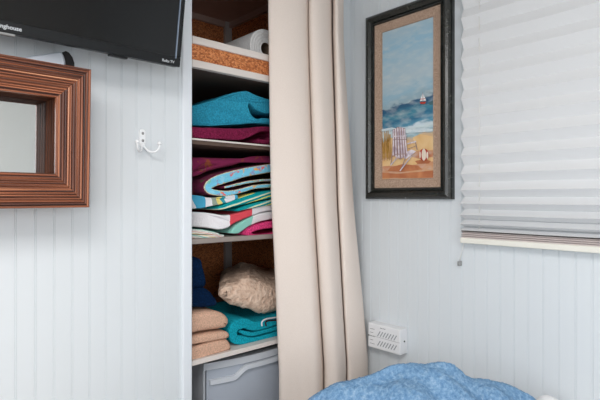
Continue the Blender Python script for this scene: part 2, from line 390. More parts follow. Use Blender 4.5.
towel('folded_towel', [sheet([(300, 320, 10), (262, 327, 9), (248, 324.5, 10), (238, 328, 10), (237, 339, 9), (245, 341.5, 9), (262, 340.8, 6), (300, 335, 7)], 1.17), sheet([(300, 329.5, 4), (262, 334.3, 4), (250, 334.5, 4.5), (243, 332.5, 2.5)], 1.17)], 1.185, 1.5, -.443, c_teal2,
      'bright teal folded towel under the tan towel on the lowest shelf', 'towel', G1, r=.003, amp=.001, raw=True, seed=39)
t = empty('crumpled_towel', (.95, 1.35, H - .37)); setup(t, 'crumpled tan towel heaped on the bright teal towel', 'towel', G1)
bm = bmesh.new()
sweep(bm, catmull(W([(222, 297), (226, 289), (238, 284), (249, 279), (262, 281), (278, 286), (310, 290), (310, 312), (276, 315), (262, 316), (250, 312), (238, 308.5), (228, 303)], 1.17), 4, True), 1.19, 1.5, .03, 41, .006, 30, H - .5, fine=.004, skew=.68)
o = link('body', bm, c_tan, t); o.location = -t.location
bm = bmesh.new()
pp = [py_(a, b, 1.186) for a, b in [(266, 326), (265.5, 322), (269, 320.5), (276, 320), (283, 319)]]
tube(bm, [tuple(p) for p in catmull([tuple(p) for p in pp], 5)], .0035, 6)
bm2 = bmesh.new()
o = link('hem', bm, plain('dark_hem', (40, 20, 24), .9), t); o.location = -t.location; o['label'] = 'dark woven hem'
pp = [py_(a, b, 1.183) for a, b in [(262, 326), (262, 322), (266, 319), (276, 317.5), (284, 316)]]
tube(bm2, [tuple(p) for p in catmull([tuple(p) for p in pp], 5)], .0025, 6)
o = link('hem', bm2, c_white, t); o.location = -t.location; o['label'] = 'cream edge of the hem'

# ---------- paper roll on the top shelf ----------
def roll():
    c = py_(266, 49, 1.2); R = c.z - (H + .4065); R0 = .02; n = 40
    t = empty('paper_roll', (c.x, 1.2, c.z)); setup(t, 'white paper towel roll lying on the top closet shelf', 'paper roll')
    bm = bmesh.new(); rad = [R0 + (R - R0) * k / 9 for k in range(10)]
    rings = []
    prof = [(.26, R0)] + [(.0 + (0.0015 if k % 2 else 0), r) for k, r in enumerate(rad)] + [(.004, R + .0), (.26, R)]
    for (y, r) in prof: rings.append([bm.verts.new((r * math.cos(2 * math.pi * k / n), y, r * math.sin(2 * math.pi * k / n))) for k in range(n)])
    for a, b in zip(rings, rings[1:] + rings[:1]):
        for k in range(n): bm.faces.new((a[k], a[(k + 1) % n], b[(k + 1) % n], b[k]))
    link('paper', bm, M_paper, t)
    bm = bmesh.new(); rings = []
    for (y, r) in [(.26, R0), (.002, R0), (.002, R0 - .002), (.26, R0 - .002)]: rings.append([bm.verts.new((r * math.cos(2 * math.pi * k / n), y, r * math.sin(2 * math.pi * k / n))) for k in range(n)])
    for a, b in zip(rings, rings[1:] + rings[:1]):
        for k in range(n): bm.faces.new((a[k], a[(k + 1) % n], b[(k + 1) % n], b[k]))
    link('cardboard_core', bm, plain('core_card', (110, 92, 76), .9), t)
roll()

# ---------- frosted drawer unit ----------
def drawers():
    x0, x1, yf, zt = .729, 1.14, 1.215, -.484
    t = empty('drawer_unit', ((x0 + x1) / 2, 1.4, 0)); setup(t, 'frosted plastic drawer unit under the lowest closet shelf', 'drawer unit')
    def L_(o, p=t):
        if p is t: o.location = -t.location
        return o
    bm = bmesh.new()
    def bow(x, k=.03):
        u = (x - x0) / (x1 - x0) * 2 - 1; return -k * (1 - u * u)
    def panel(bm, xa, xb, za, zb, d0, d1, n=16, k=.03):
        a = []
        for i in range(n + 1):
            x = xa + (xb - xa) * i / n
            a.append([bm.verts.new((x, yf + bow(x, k) + d, H + z)) for d, z in ((d0, za), (d0, zb), (d1, zb), (d1, za))])
        for p, q in zip(a, a[1:]):
            for j in range(4): bm.faces.new((p[j], p[(j + 1) % 4], q[(j + 1) % 4], q[j]))
        bm.faces.new(a[0]); bm.faces.new(a[-1])
    # shell
    box(bm, x0, x0 + .006, yf, 1.62, 0, H + zt); box(bm, x1 - .006, x1, yf, 1.62, 0, H + zt); box(bm, x0, x1, 1.614, 1.62, 0, H + zt); box(bm, x0, x1, yf, 1.62, H + zt - .006, H + zt); box(bm, x0, x1, yf, 1.62, 0, .008)
    L_(link('shell', bm, M_bin, t))
    bm = bmesh.new(); panel(bm, x0 - .004, x1 + .004, zt - .014, zt + .006, -.010, .012)
    L_(link('top_rim', bm, M_bin, t))
    zs = [zt - .016, zt - .25, zt - .48, zt - .705]
    for i in range(3):
        bm = bmesh.new(); panel(bm, x0 + .008, x1 - .008, zs[i + 1] + .008, zs[i], -.002, .002)
        d = L_(link('drawer', bm, M_bin2, t))
        # scooped grip lip: low at the sides, raised in the middle
        bm = bmesh.new(); pts = []
        for u in [k / 40 for k in range(41)]:
            x = x0 + .015 + (x1 - x0 - .03) * u; e = min(u, 1 - u)
            s = 0 if e < .18 else (1 if e > .3 else (e - .18) / .12); s = s * s * (3 - 2 * s)
            pts.append((x, yf + bow(x) - .009 - .004 * s, H + zs[i] - .042 + .026 * s))
        rr_ = [[bm.verts.new((x, y + dy, z + dz)) for dy, dz in ((.007, .014), (0, .012), (-.003, .0), (.007, -.002))] for x, y, z in pts]
        for a, b in zip(rr_, rr_[1:]):
            for k in range(4): bm.faces.new((a[k], a[(k + 1) % 4], b[(k + 1) % 4], b[k]))
        bm.faces.new(rr_[0]); bm.faces.new(rr_[-1])
        h = link('handle', bm, M_bin, d)
drawers()

# ---------- curtain ----------
def curtain():
    top = [(276, 1.143), (270.5, 1.136), (270.5, 1.12), (284, 1.098), (298, 1.088), (306, 1.092), (309.5, 1.108), (308, 1.13), (309.5, 1.13), (311.5, 1.085), (320, 1.067), (330, 1.075), (333, 1.10), (332, 1.128), (333.5, 1.124), (335.5, 1.075), (340, 1.060), (345, 1.08), (345.5, 1.10), (343, 1.125)]
    bot = [(284, 1.143), (278, 1.132), (280, 1.112), (294, 1.085), (307, 1.06), (316, 1.05), (321, 1.07), (319.5, 1.11), (321.5, 1.108), (323.5, 1.05), (333, 1.02), (340, 1.025), (344, 1.05), (342.5, 1.09), (344.5, 1.085), (346.5, 1.04), (356, 1.03), (363.5, 1.038), (365, 1.055), (363, 1.09)]
    def pw(l): return [tuple(py_(a, 197, y).xy) for a, y in l]
    mid = [((a[0] * .5 + b[0] * .5) , a[1] * .5 + b[1] * .5) for a, b in zip(top, bot)]
    mid = [(a + (-2.0 if i < 4 else -2), y) for i, (a, y) in enumerate(mid)]
    T = catmull(pw(top), 8); Mi = catmull(pw(mid), 8); Bo = catmull(pw(bot), 8)
    zt, zb = H + .70, .06; n = 90; z_t = H + .41; z_b = H - .43   # z where the measured lines apply
    bm = bmesh.new(); rows = []
    for i in range(n + 1):
        z = zt + (zb - zt) * i / n; f = (z_t - z) / (z_t - z_b); f2 = max(-.15, min(1.12, f))
        row = []
        for k in range(len(T)):
            if f2 < .5: a, b, g = T[k], Mi[k], f2 * 2
            else: a, b, g = Mi[k], Bo[k], f2 * 2 - 1
            x = a[0] + (b[0] - a[0]) * g; y = a[1] + (b[1] - a[1]) * g
            q = (x * .8, y, z * .35); x += nz(q, 7, 3) * .001; y += nz((x, 0, z * .35), 8, 8) * .003
            row.append(bm.verts.new((min(x, XR - .006), min(y, YW - .006), z)))
        rows.append(row)
    for a, b in zip(rows, rows[1:]):
        for k in range(len(a) - 1):
            f = bm.faces.new((a[k], a[k + 1], b[k + 1], b[k])); f.smooth = True
    t = empty('curtain', (1.1, 1.1, zb)); setup(t, 'cream full-length curtain gathered at the right side of the closet', 'curtain')
    o = link('panel', bm, M_curt, t); o.location = -t.location
    md = o.modifiers.new('s', 'SOLIDIFY'); md.thickness = .0016; md.offset = 0
    # stitched side hem along the free edge
    bm = bmesh.new()
    pts = []
    for i in range(n + 1):
        z = zt + (zb - zt) * i / n; v = rows  # hem follows the free edge
        pts.append(None)
    bm.free()
    r = empty('curtain_rod', (.97, 1.105, H + .72)); setup(r, 'white rod carrying the cream curtain above the closet opening', 'curtain rod')
    bm = bmesh.new(); tube(bm, [(-.36, 0, 0), (.31, 0, 0)], .009, 12); link('pole', bm, M_hook, r)
    for sx in (-.34, .29):
        bm = bmesh.new(); box(bm, sx - .006, sx + .006, -.012, .045, -.012, .012, bev=.002); link('bracket', bm, M_hook, r)
curtain()

# ---------- television ----------
def tv():
    p = py_(180, 67.3, 1.045); Wd, Ht = .716, .425
    t = empty('television', (p.x - Wd / 2, p.y, p.z), (math.radians(10), 0, 0)); setup(t, 'black flat television mounted high on the left wall and tilted down', 'television')
    bm = bmesh.new(); w = Wd / 2
    box(bm, -w, w, .006, .03, 0, Ht, bev=.004)                 # casing
    box(bm, -w * .8, w * .8, .03, .06, .05, Ht * .75, bev=.01)
    link('casing', bm, M_black, t)
    bm = bmesh.new()
    for a in ((-w, w, 0, .022), (-w, w, Ht - .012, Ht), (-w, -w + .011, .022, Ht - .012), (w - .011, w, .022, Ht - .012)): box(bm, a[0], a[1], 0, .008, a[2], a[3], bev=.0015)
    link('bezel', bm, M_black, t)
    link('screen', B(-w + .011, w - .011, .003, .006, .022, Ht - .012), M_screen, t)
    link('glint_strip', B(w - .0135, w - .0115, -.0004, .003, .018, Ht - .012), M_glint, t)  # silver strip added for the glint along the bezel
    bm = B(-.062, .013, .002, .02, -.0045, .003, bev=.002); link('sensor_bar', bm, M_grey, t)
    bm = B(w - .165, w - .125, .004, .02, -.005, .001, bev=.002); link('button_bump', bm, M_black, t)
    def txt(s, x, z, size, al='LEFT'):
        cu = bpy.data.curves.new('lettering', 'FONT'); cu.body = s; cu.size = size; cu.align_x = al; cu.extrude = .0002; cu.offset = size * .02
        cu.materials.append(M_silver)
        tmp = bpy.data.objects.new('tmp', cu); C.objects.link(tmp)
        dg = bpy.context.evaluated_depsgraph_get(); me = bpy.data.meshes.new_from_object(tmp.evaluated_get(dg)); bpy.data.objects.remove(tmp)
        o = bpy.data.objects.new('lettering', me); C.objects.link(o); o.parent = t; o.rotation_euler = (math.pi / 2, 0, 0); o.location = (x, -.0004, z); return o
    txt('Westinghouse', .0225, .0075, .0108, 'RIGHT')
    txt('Roku TV', w - .016, .006, .0085, 'RIGHT')
    # wall bracket
    m = link('wall_bracket', B(-.05, .05, .058, .138, .1, .2), M_black, t)
tv()

# ---------- mirror ----------
def slat_mat(name, axis):
    m, nt, N, L, b = newmat(name)
    tc = N.new('ShaderNodeTexCoord'); mp = N.new('ShaderNodeMapping')
    mp.inputs['Scale'].default_value = (1.6, 120, 230) if axis == 'x' else (230, 120, 1.6)
    n = N.new('ShaderNodeTexNoise'); n.inputs['Scale'].default_value = 1; n.inputs['Detail'].default_value = 3; n.inputs['Roughness'].default_value = .6
    r = ramp(N, [(.3, (36, 25, 24)), (.42, (82, 50, 42)), (.5, (124, 74, 52)), (.58, (166, 98, 66)), (.68, (218, 160, 124))])
    L.new(tc.outputs['Object'], mp.inputs[0]); L.new(mp.outputs[0], n.inputs['Vector']); L.new(n.outputs['Fac'], r.inputs[0]); L.new(r.outputs[0], b.inputs['Base Color'])
    b.inputs['Roughness'].default_value = .45
    return m
def mirror():
    mh = slat_mat('slat_wood_across', 'x'); mv = slat_mat('slat_wood_upright', 'z')
    mi_ = noisy('slat_wood_inner_shaded', [(.35, (48, 28, 22)), (.65, (112, 66, 44))], scale=(6, 260, 6), nscale=1, detail=2, rough=.7, bump=0, spec=.08)  # inner slats darkened in colour to stand for shade in the reveal
    yf, yg = 1.035, 1.13
    xr = py_(90.3, 0, yf).x; zt = py_(91, 70, yf).z; zb = py_(88, 207.5, yf + .008).z
    ho = (zt - zb) / 2; cz = (zt + zb) / 2; wi = .068; cx = xr - ho
    t = empty('wall_mirror', (cx, yf, zb), (math.radians(2.2), 0, 0)); setup(t, 'square mirror in a wide frame of thin reddish-brown slats on the left wall', 'mirror')
    # cross-section: (inset from outer edge, depth from the front)
    prof = [(.0, .112), (.0, .008)]
    n = 13
    for k in range(n):
        a = wi * k / n; b = wi * (k + 1) / n; base = .006 - .006 * (k / n) ** .7; jit = random.uniform(-.0012, .0012)
        for q in range(5):
            f = q / 4; prof.append((a + (b - a) * (f * .92 + .04), base + jit - .0018 * math.sin(math.pi * f)))
        prof.append((b - .0001, base + .0028))
    prof += [(wi, .006)] + [(wi + .0008 * (k % 2), .008 + k * .009) for k in range(9)] + [(wi + .002, .112)]
    cs = [(-1, -1), (1, -1), (1, 1), (-1, 1)]
    for s in range(4):
        bm = bmesh.new(); A, B_ = cs[s], cs[(s + 1) % 4]; ra, rb = [], []
        for ins, dep in prof:
            h = ho - ins
            ra.append(bm.verts.new((A[0] * h, dep, ho + A[1] * h))); rb.append(bm.verts.new((B_[0] * h, dep, ho + B_[1] * h)))
        for k in range(len(prof) - 1): bm.faces.new((ra[k], ra[k + 1], rb[k + 1], rb[k]))
        bm.faces.new((ra[0], rb[0], rb[-1], ra[-1])); bm.faces.new(ra); bm.faces.new(rb)
        for f in bm.faces:
            if min(min(abs(v.co.x), abs(v.co.z - ho)) if False else v.co.y for v in f.verts) > .0075 and max(max(abs(v.co.x), abs(v.co.z - ho)) for v in f.verts) < ho - .02: f.material_index = 1
        link('frame_side', bm, [mh if s in (0, 2) else mv, mi_], t)
    link('mirror_glass', B(-ho + wi - .003, ho - wi + .003, .076, .08, wi - .01, 2 * ho - wi + .01), M_mirror, t)
mirror()

# ---------- fitting above the mirror ----------
def fitting():
    c = py_(60, 60, 1.1)
    t = empty('wall_fitting', (c.x, 1.15, c.z)); setup(t, 'rounded pale grey wall fitting peeping over the mirror below the television', 'wall fitting')
    bm = bmesh.new(); prof = [py_(a, b, 1.095) - Vector((c.x, 1.15, c.z)) for a, b in [(18, 60), (30, 56), (45, 53.6), (56, 51.8), (61, 51.6), (63.5, 54), (65.5, 60), (66, 66), (66, 80), (18, 80)]]
    P = catmull([(p.x, p.z) for p in prof], 3, True)
    for (ya, yb, ins, mi) in ((-.055, -.008, 0, 0),):
        a = [bm.verts.new((x, ya, z)) for x, z in offset2d(P, .004)]; a2 = [bm.verts.new((x, ya + .004, z)) for x, z in P]; b = [bm.verts.new((x, yb, z)) for x, z in P]
        n = len(P)
        for u, v in ((a, a2), (a2, b)):
            for k in range(n): f = bm.faces.new((u[k], u[(k + 1) % n], v[(k + 1) % n], v[k])); f.smooth = True
        bm.faces.new(a); bm.faces.new(b)
    link('cover', bm, M_fitting, t)
    bm = bmesh.new(); prof = [py_(a, b, 1.13) - Vector((c.x, 1.15, c.z)) for a, b in [(58, 55), (63, 53), (66, 54.5), (69.5, 59), (71.5, 65), (71.5, 82), (58, 82)]]
    P = [(p.x, p.z) for p in prof]; a = [bm.verts.new((x, -.04, z)) for x, z in P]; b = [bm.verts.new((x, 0, z)) for x, z in P]; n = len(P)
    for k in range(n): bm.faces.new((a[k], a[(k + 1) % n], b[(k + 1) % n], b[k]))
    bm.faces.new(a); bm.faces.new(b)
    o = link('back_plate', bm, M_dark, t); o['label'] = 'dark edge of the fitting'
fitting()

# ---------- coat hook ----------
def hook():
    c = py_(142, 138, YW)
    t = empty('coat_hook', c); setup(t, 'small white double coat hook on the left wall near the closet', 'coat hook')
    bm = bmesh.new(); w, h = .0085, .0225
    pts = [(w * math.cos(a), (h - w) + w * math.sin(a)) for a in [math.pi * k / 10 for k in range(11)]] + [(w * math.cos(a), -(h - w) + w * math.sin(a)) for a in [math.pi + math.pi * k / 10 for k in range(11)]]
    a = [bm.verts.new((x * .85, -.005, z * .96)) for x, z in pts]; a2 = [bm.verts.new((x, -.003, z)) for x, z in pts]; b = [bm.verts.new((x, .003, z)) for x, z in pts]; n = len(pts)
    for u, v in ((a, a2), (a2, b)):
        for k in range(n): bm.faces.new((u[k], u[(k + 1) % n], v[(k + 1) % n], v[k]))
    bm.faces.new(a); bm.faces.new(b)
    link('back_plate', bm, M_hook, t)
    for z in (.011, -.007):
        bm = bmesh.new(); ball(bm, (0, -.005, z), .0035, sc=(1, .5, 1)); link('screw', bm, M_metal, t)
    for s in (-1, 1):
        bm = bmesh.new()
        pts = catmull([(s * .002, -.004, -.014), (s * .004, -.009, -.024), (s * .011, -.018, -.034), (s * .020, -.028, -.035), (s * .027, -.035, -.028), (s * .0285, -.037, -.018)], 5)
        tube(bm, pts, [.0032 - .0008 * k / len(pts) for k in range(len(pts))], 10); ball(bm, (s * .0285, -.037, -.014), .0052)
        link('hook_arm', bm, M_hook, t)
hook()

# ---------- painting ----------
def painting():
    y0, y1, z0, z1 = 1.064, .740, -.007, .610      # left, right, bottom, top
    cy = (y0 + y1) / 2; hw = (y0 - y1) / 2; hh = (z1 - z0) / 2
    t = empty('framed_painting', (XR, cy, H + z0)); setup(t, 'tall framed beach painting with a deck chair, beside the window blind', 'painting')
    # local: a = across (to the right in the photo = -y), b = up, d = out from wall (-x)
    def V(a, b, d): return Vector((-d, -a, b))
    prof = [(.0, .0), (.0, .014), (.002, .019), (.007, .025), (.014, .029), (.020, .028), (.026, .022), (.029, .017), (.031, .017), (.032, .020), (.035, .020), (.037, .015), (.037, .006)]
    cs = [(-1, -1), (1, -1), (1, 1), (-1, 1)]
    def ring(prof, name, mat):
        bm = bmesh.new()
        R_ = []
        for A in cs: R_.append([bm.verts.new(V(A[0] * (hw - i), hh + A[1] * (hh - i), d)) for i, d in prof])
        for s in range(4):
            p, q = R_[s], R_[(s + 1) % 4]
            for k in range(len(prof) - 1): bm.faces.new((p[k], p[k + 1], q[k + 1], q[k]))
            bm.faces.new((p[0], p[-1], q[-1], q[0]))
        o = link(name, bm, mat, t); return o
    ring(prof, 'frame', M_blackframe)
    ring([(.036, .004), (.036, .014), (.062, .010), (.064, .0115), (.065, .0115), (.066, .006), (.066, .004)], 'liner', M_linen)
    # canvas: the picture is one mesh with brush-stroked paint
    aw, ah = hw - .065, 2 * hh - .13
    cols = {}
    mats = []
    def pm(name, stops, sc=(1, 1, 1), ns=40, dist=.6):
        cols[name] = len(mats); mats.append(noisy('paint_' + name, stops, scale=sc, nscale=ns, detail=4, rough=.5, bump=.25, distort=dist)); return cols[name]
    sky, nt, N, L, b = newmat('paint_sky_sea'); 
    tc = N.new('ShaderNodeTexCoord'); sx = N.new('ShaderNodeSeparateXYZ'); L.new(tc.outputs['Object'], sx.inputs[0])
    n = N.new('ShaderNodeTexNoise'); n.inputs['Scale'].default_value = 18; n.inputs['Detail'].default_value = 5
    mp = N.new('ShaderNodeMapping'); mp.inputs['Scale'].default_value = (1, 1, 2.6); mp.inputs['Rotation'].default_value = (.35, 0, 0); L.new(tc.outputs['Object'], mp.inputs[0]); L.new(mp.outputs[0], n.inputs['Vector'])
    def math_(op, a, b_):
        m = N.new('ShaderNodeMath'); m.operation = op
        for i, v in enumerate((a, b_)):
            if isinstance(v, (int, float)): m.inputs[i].default_value = v
            else: L.new(v, m.inputs[i])
        return m.outputs[0]
    v = math_('DIVIDE', math_('SUBTRACT', sx.outputs[2], .065), ah)          # 0 bottom .. 1 top
    v = math_('ADD', v, math_('MULTIPLY', sx.outputs[1], .25))               # horizon falls to the left
    vj = math_('ADD', v, math_('MULTIPLY', math_('SUBTRACT', n.outputs['Fac'], .5), .10))
    r = ramp(N, [(0, (214, 170, 128)), (.12, (206, 140, 104)), (.2, (224, 184, 138)), (.265, (216, 176, 128)), (.285, (150, 186, 198)), (.305, (214, 230, 234)), (.33, (206, 224, 232)), (.345, (88, 150, 178)), (.39, (46, 112, 146)), (.43, (70, 138, 160)), (.47, (36, 92, 128)), (.497, (40, 88, 122)), (.507, (150, 176, 188)), (.56, (150, 186, 204)), (.66, (178, 198, 208)), (.78, (164, 194, 210)), (.88, (150, 190, 212)), (1, (170, 196, 210))])
    L.new(vj, r.inputs[0])
    n2 = N.new('ShaderNodeTexNoise'); n2.inputs['Scale'].default_value = 26; n2.inputs['Detail'].default_value = 5; L.new(mp.outputs[0], n2.inputs['Vector'])
    rr = ramp(N, [(.45, (0, 0, 0)), (.75, (190, 190, 190))]); L.new(n2.outputs['Fac'], rr.inputs[0])
    mx = N.new('ShaderNodeMix'); mx.data_type = 'RGBA'; mx.inputs[7].default_value = lin((206, 214, 214)); L.new(rr.outputs[0], mx.inputs[0]); L.new(r.outputs[0], mx.inputs[6]); L.new(mx.outputs[2], b.inputs['Base Color'])
    b.inputs['Roughness'].default_value = .4
    mats.append(sky)
    pm('slat', [(.35, (186, 170, 186)), (.6, (232, 224, 230))], ns=60); pm('slatshade', [(.3, (140, 116, 120)), (.7, (178, 148, 142))])
    pm('red', [(.3, (168, 44, 38)), (.7, (196, 70, 52))]); pm('cream', [(.3, (226, 210, 190)), (.7, (240, 230, 216))])
    pm('grass', [(.3, (150, 110, 54)), (.7, (206, 160, 84))]); pm('sandshade', [(.3, (176, 104, 70)), (.7, (208, 140, 96))], ns=25)
    pm('sandlight', [(.3, (226, 182, 122)), (.7, (240, 208, 158))], ns=25); pm('sail', [(.3, (226, 230, 234)), (.7, (244, 244, 244))]); pm('foam', [(.3, (196, 216, 224)), (.7, (230, 238, 240))], ns=60)
    pm('headland', [(.3, (60, 96, 110)), (.7, (86, 120, 124))])
    names = ['', 'slat', 'slatshade', 'red', 'cream', 'grass', 'sandshade', 'sandlight', 'sail', 'foam', 'headland']
    bm = bmesh.new()
    D0 = .0085
    def A(u, v, lay=0): return V(-aw + 2 * aw * u, .065 + ah * v, D0 + lay * .00012)
    layer = [0]
    def poly(pts, nm):
        layer[0] += 1
        f = bm.faces.new([bm.verts.new(A(u, v, layer[0])) for u, v in pts]); f.material_index = names.index(nm)
    def line(p, q, w, nm):
        d = Vector((q[0] - p[0], (q[1] - p[1]) * ah / (2 * aw))); d.normalize(); w *= .5; nx, ny = -d.y * w, d.x * w * 2 * aw / ah
        poly([(p[0] + nx, p[1] + ny), (q[0] + nx, q[1] + ny), (q[0] - nx, q[1] - ny), (p[0] - nx, p[1] - ny)], nm)
    f = bm.faces.new([bm.verts.new(A(*c)) for c in ((-.02, -.005), (1.02, -.005), (1.02, 1.005), (-.02, 1.005))]); f.material_index = 0
    # (crop pixels of the picture) -> (u,v)
    def q(cx_, cy_):
        px = 375 + cx_ / 4; py = 90 + cy_ / 4; p = px_(px, py, XR - .009)
        return (min(1.0, max(0.0, (y0 - .065 - p.y) / (2 * aw))), (p.z - H - z0 - .065) / ah)
    def P_(*l): return [q(*c) for c in l]
    poly(P_((150, 34), (185, 28), (233, 24), (233, 55), (212, 50), (170, 44)), 'headland') if False else None
    poly(P_((212, 52), (233, 40), (233, 58), (220, 60)), 'headland')
    poly(P_((150, 190), (180, 176), (233, 186), (233, 215), (160, 215)), 'sandlight')
    poly(P_((28, 215), (60, 190), (120, 200), (160, 215), (233, 205), (233, 240), (28, 250)), 'sandlight')
    poly(P_((28, 285), (70, 268), (130, 262), (175, 275), (233, 268), (233, 285), (150, 300), (28, 305)), 'sandlight')
    poly(P_((60, 310), (110, 296), (170, 302), (190, 318), (110, 328), (50, 325)), 'sandshade')
    poly(P_((28, 330), (90, 335), (233, 322), (233, 352), (28, 352)), 'sandshade')
    poly(P_((160, 284), (195, 276), (225, 284), (215, 294), (170, 296)), 'sandshade')
    for k in range(26):
        x = 30 + random.random() * 34; h = 60 + random.random() * 60; line(q(x, 285 - random.random() * 20), q(x + random.uniform(-8, 12), 275 - h), .009, 'grass')
    for a in [((60, 168), (130, 158), (200, 152), (233, 156), (233, 166), (140, 172), (60, 178)), ((28, 158), (70, 150), (90, 154), (60, 162), (28, 166))]: poly(P_(*a), 'foam')
    # deck chair
    for a, b_ in (((78, 215), (66, 300)), ((128, 262), (106, 322)), ((165, 210), (172, 240)), ((70, 298), (98, 262)), ((108, 320), (150, 262))): line(q(*a), q(*b_), .016, 'slatshade')
    poly(P_((100, 262), (150, 238), (168, 246), (128, 276)), 'slat')
    line(q(132, 216), q(168, 206), .022, 'slat'); line(q(136, 236), q(168, 224), .010, 'slatshade')
    xs = [(78, 160, 76, 262), (86, 154, 88, 268), (95, 151, 100, 272), (104, 149, 112, 272), (113, 150, 122, 268), (121, 156, 132, 262)]
    poly(P_((74, 160), (95, 148), (124, 154), (134, 262), (104, 278), (74, 260)), 'slatshade')
    for a in xs: line(q(a[0], a[1]), q(a[2], a[3]), .026, 'slat')
    line(q(74, 186), q(132, 184), .016, 'slat'); line(q(76, 200), q(132, 198), .010, 'slatshade'); line(q(80, 258), q(134, 256), .012, 'slatshade')
    line(q(66, 302), q(100, 262), .018, 'slat'); line(q(104, 324), q(150, 264), .018, 'slat')
    # ball with three panels
    def disc(cx_, cy_, rx, ry, nm, a0=0, a1=360):
        poly(P_(*[(cx_ + rx * math.cos(math.radians(a0 + (a1 - a0) * k / 24)), cy_ + ry * math.sin(math.radians(a0 + (a1 - a0) * k / 24))) for k in range(24)]), nm)
    disc(200, 259, 20, 24, 'red'); disc(200, 259, 9, 24, 'cream'); disc(214, 262, 4, 15, 'cream'); disc(185, 260, 3, 14, 'cream')
    # sailing boat
    poly(P_((196, 12), (196, 44), (184, 46)), 'sail'); poly(P_((198, 16), (210, 44), (198, 44)), 'sail'); poly(P_((184, 50), (210, 48), (205, 56), (188, 57)), 'red'); line(q(186, 38), q(206, 36), .01, 'red'); line(q(196, 10), q(197, 50), .005, 'slatshade')
    link('canvas', bm, mats, t, recalc=False)
    for p in (t.children[-1].data.polygons,): pass
    for z in (.0045, 2 * hh - .0045):
        bm = bmesh.new(); ball(bm, V(.005, z, .0215), .0022); o = link('screw', bm, M_metal, t)
    return t
painting()

# ---------- pleated blind ----------
def blind():
    e = px_(462.5, 242.6, XR - .02); yL = e.y; yR = -.25; zb = e.z
    t = empty('pleated_blind', (XR, (yL + yR) / 2, zb)); setup(t, 'white pleated window blind hanging on the right wall', 'blind')
    def L_(o): o.location = -t.location; return o
    xm = XR - .020
    # pleat lines, compressed at the foot and stretched above
    zs = [zb + .036]; sp = [.009, .0125, .0160, .0190, .023, .0255, .0262, .0272, .0278, .0283, .0287]
    k = 0
    while zs[-1] < H + .64:
        zs.append(zs[-1] + sp[min(k // 2, len(sp) - 1)]); k += 1
    bm = bmesh.new(); a, b = [], []
    half = .033
    for i, z in enumerate(zs):
        h = (zs[min(i + 1, len(zs) - 1)] - zs[max(i - 1, 0)]) / 2
        amp = min(.015, math.sqrt(max(half ** 2 - h * h, 0)) / 2)
        x = xm + (amp if i % 2 else -amp)
        a.append((x, z))
    ny = 30
    cols_ = []
    for j in range(ny + 1):
        y = yL + (yR - yL) * j / ny
        cols_.append([bm.verts.new((x, y, z + nz((x, y * 3, z), 6, 2) * .0008)) for x, z in a])
    for p, q in zip(cols_, cols_[1:]):
        for i in range(len(a) - 1): bm.faces.new((p[i], p[i + 1], q[i + 1], q[i]))
    o = L_(link('pleated_fabric', bm, M_blind, t)); md = o.modifiers.new('s', 'SOLIDIFY'); md.thickness = .0006; md.offset = 0
    # dark strip put in for the shaded gap, squeezed pleats, rail
    L_(link('shadow_strip', B(xm - .010, xm + .010, yR, yL - .002, zb + .0338, zb + .0355), plain('gap_shade', (70, 58, 54), .7), t))
    bm = bmesh.new(); a = []
    for i in range(8): a.append((xm + (.002 if i % 2 else -.010), zb + .016 + i * .0025))
    p = [bm.verts.new((x, yL, z)) for x, z in a]; q = [bm.verts.new((x, yR, z + .0)) for x, z in a]
    for i in range(7): bm.faces.new((p[i], p[i + 1], q[i + 1], q[i]))
    o = L_(link('pleated_fabric', bm, plain('pinkish_fabric', (240, 232, 230), .85), t)); md = o.modifiers.new('s', 'SOLIDIFY'); md.thickness = .0006
    L_(link('bottom_rail', B(xm - .015, xm + .015, yR, yL, zb, zb + .0155, bev=.003), M_rail, t))
    L_(link('head_rail', B(xm - .017, XR - .001, yR, yL, H + .64, H + .68, bev=.002), M_rail, t))
    yc = px_(478, 200, XR - .03).y
    bm = bmesh.new()
    for i in range(1, len(zs) - 1):
        pass
    tube(bm, [(xm - .003, yc, zb + .03), (xm - .003, yc, H + .64)], .001, 6)
    L_(link('lift_cord', bm, M_cord, t))
    cy = px_(459.5, 263, XR - .008)
    bm = bmesh.new(); tube(bm, [(xm + .004, yL - .003, zb + .002), (XR - .008, cy.y, cy.z + .006)], .0008, 6)
    L_(link('tension_cord', bm, M_cord, t))
    bm = bmesh.new(); box(bm, XR - .014, XR, cy.y - .004, cy.y + .004, cy.z - .008, cy.z + .006, bev=.0015)
    o = L_(link('cord_clip', bm, M_grey, t)); o['label'] = 'small grey clip screwed to the wall'
blind()

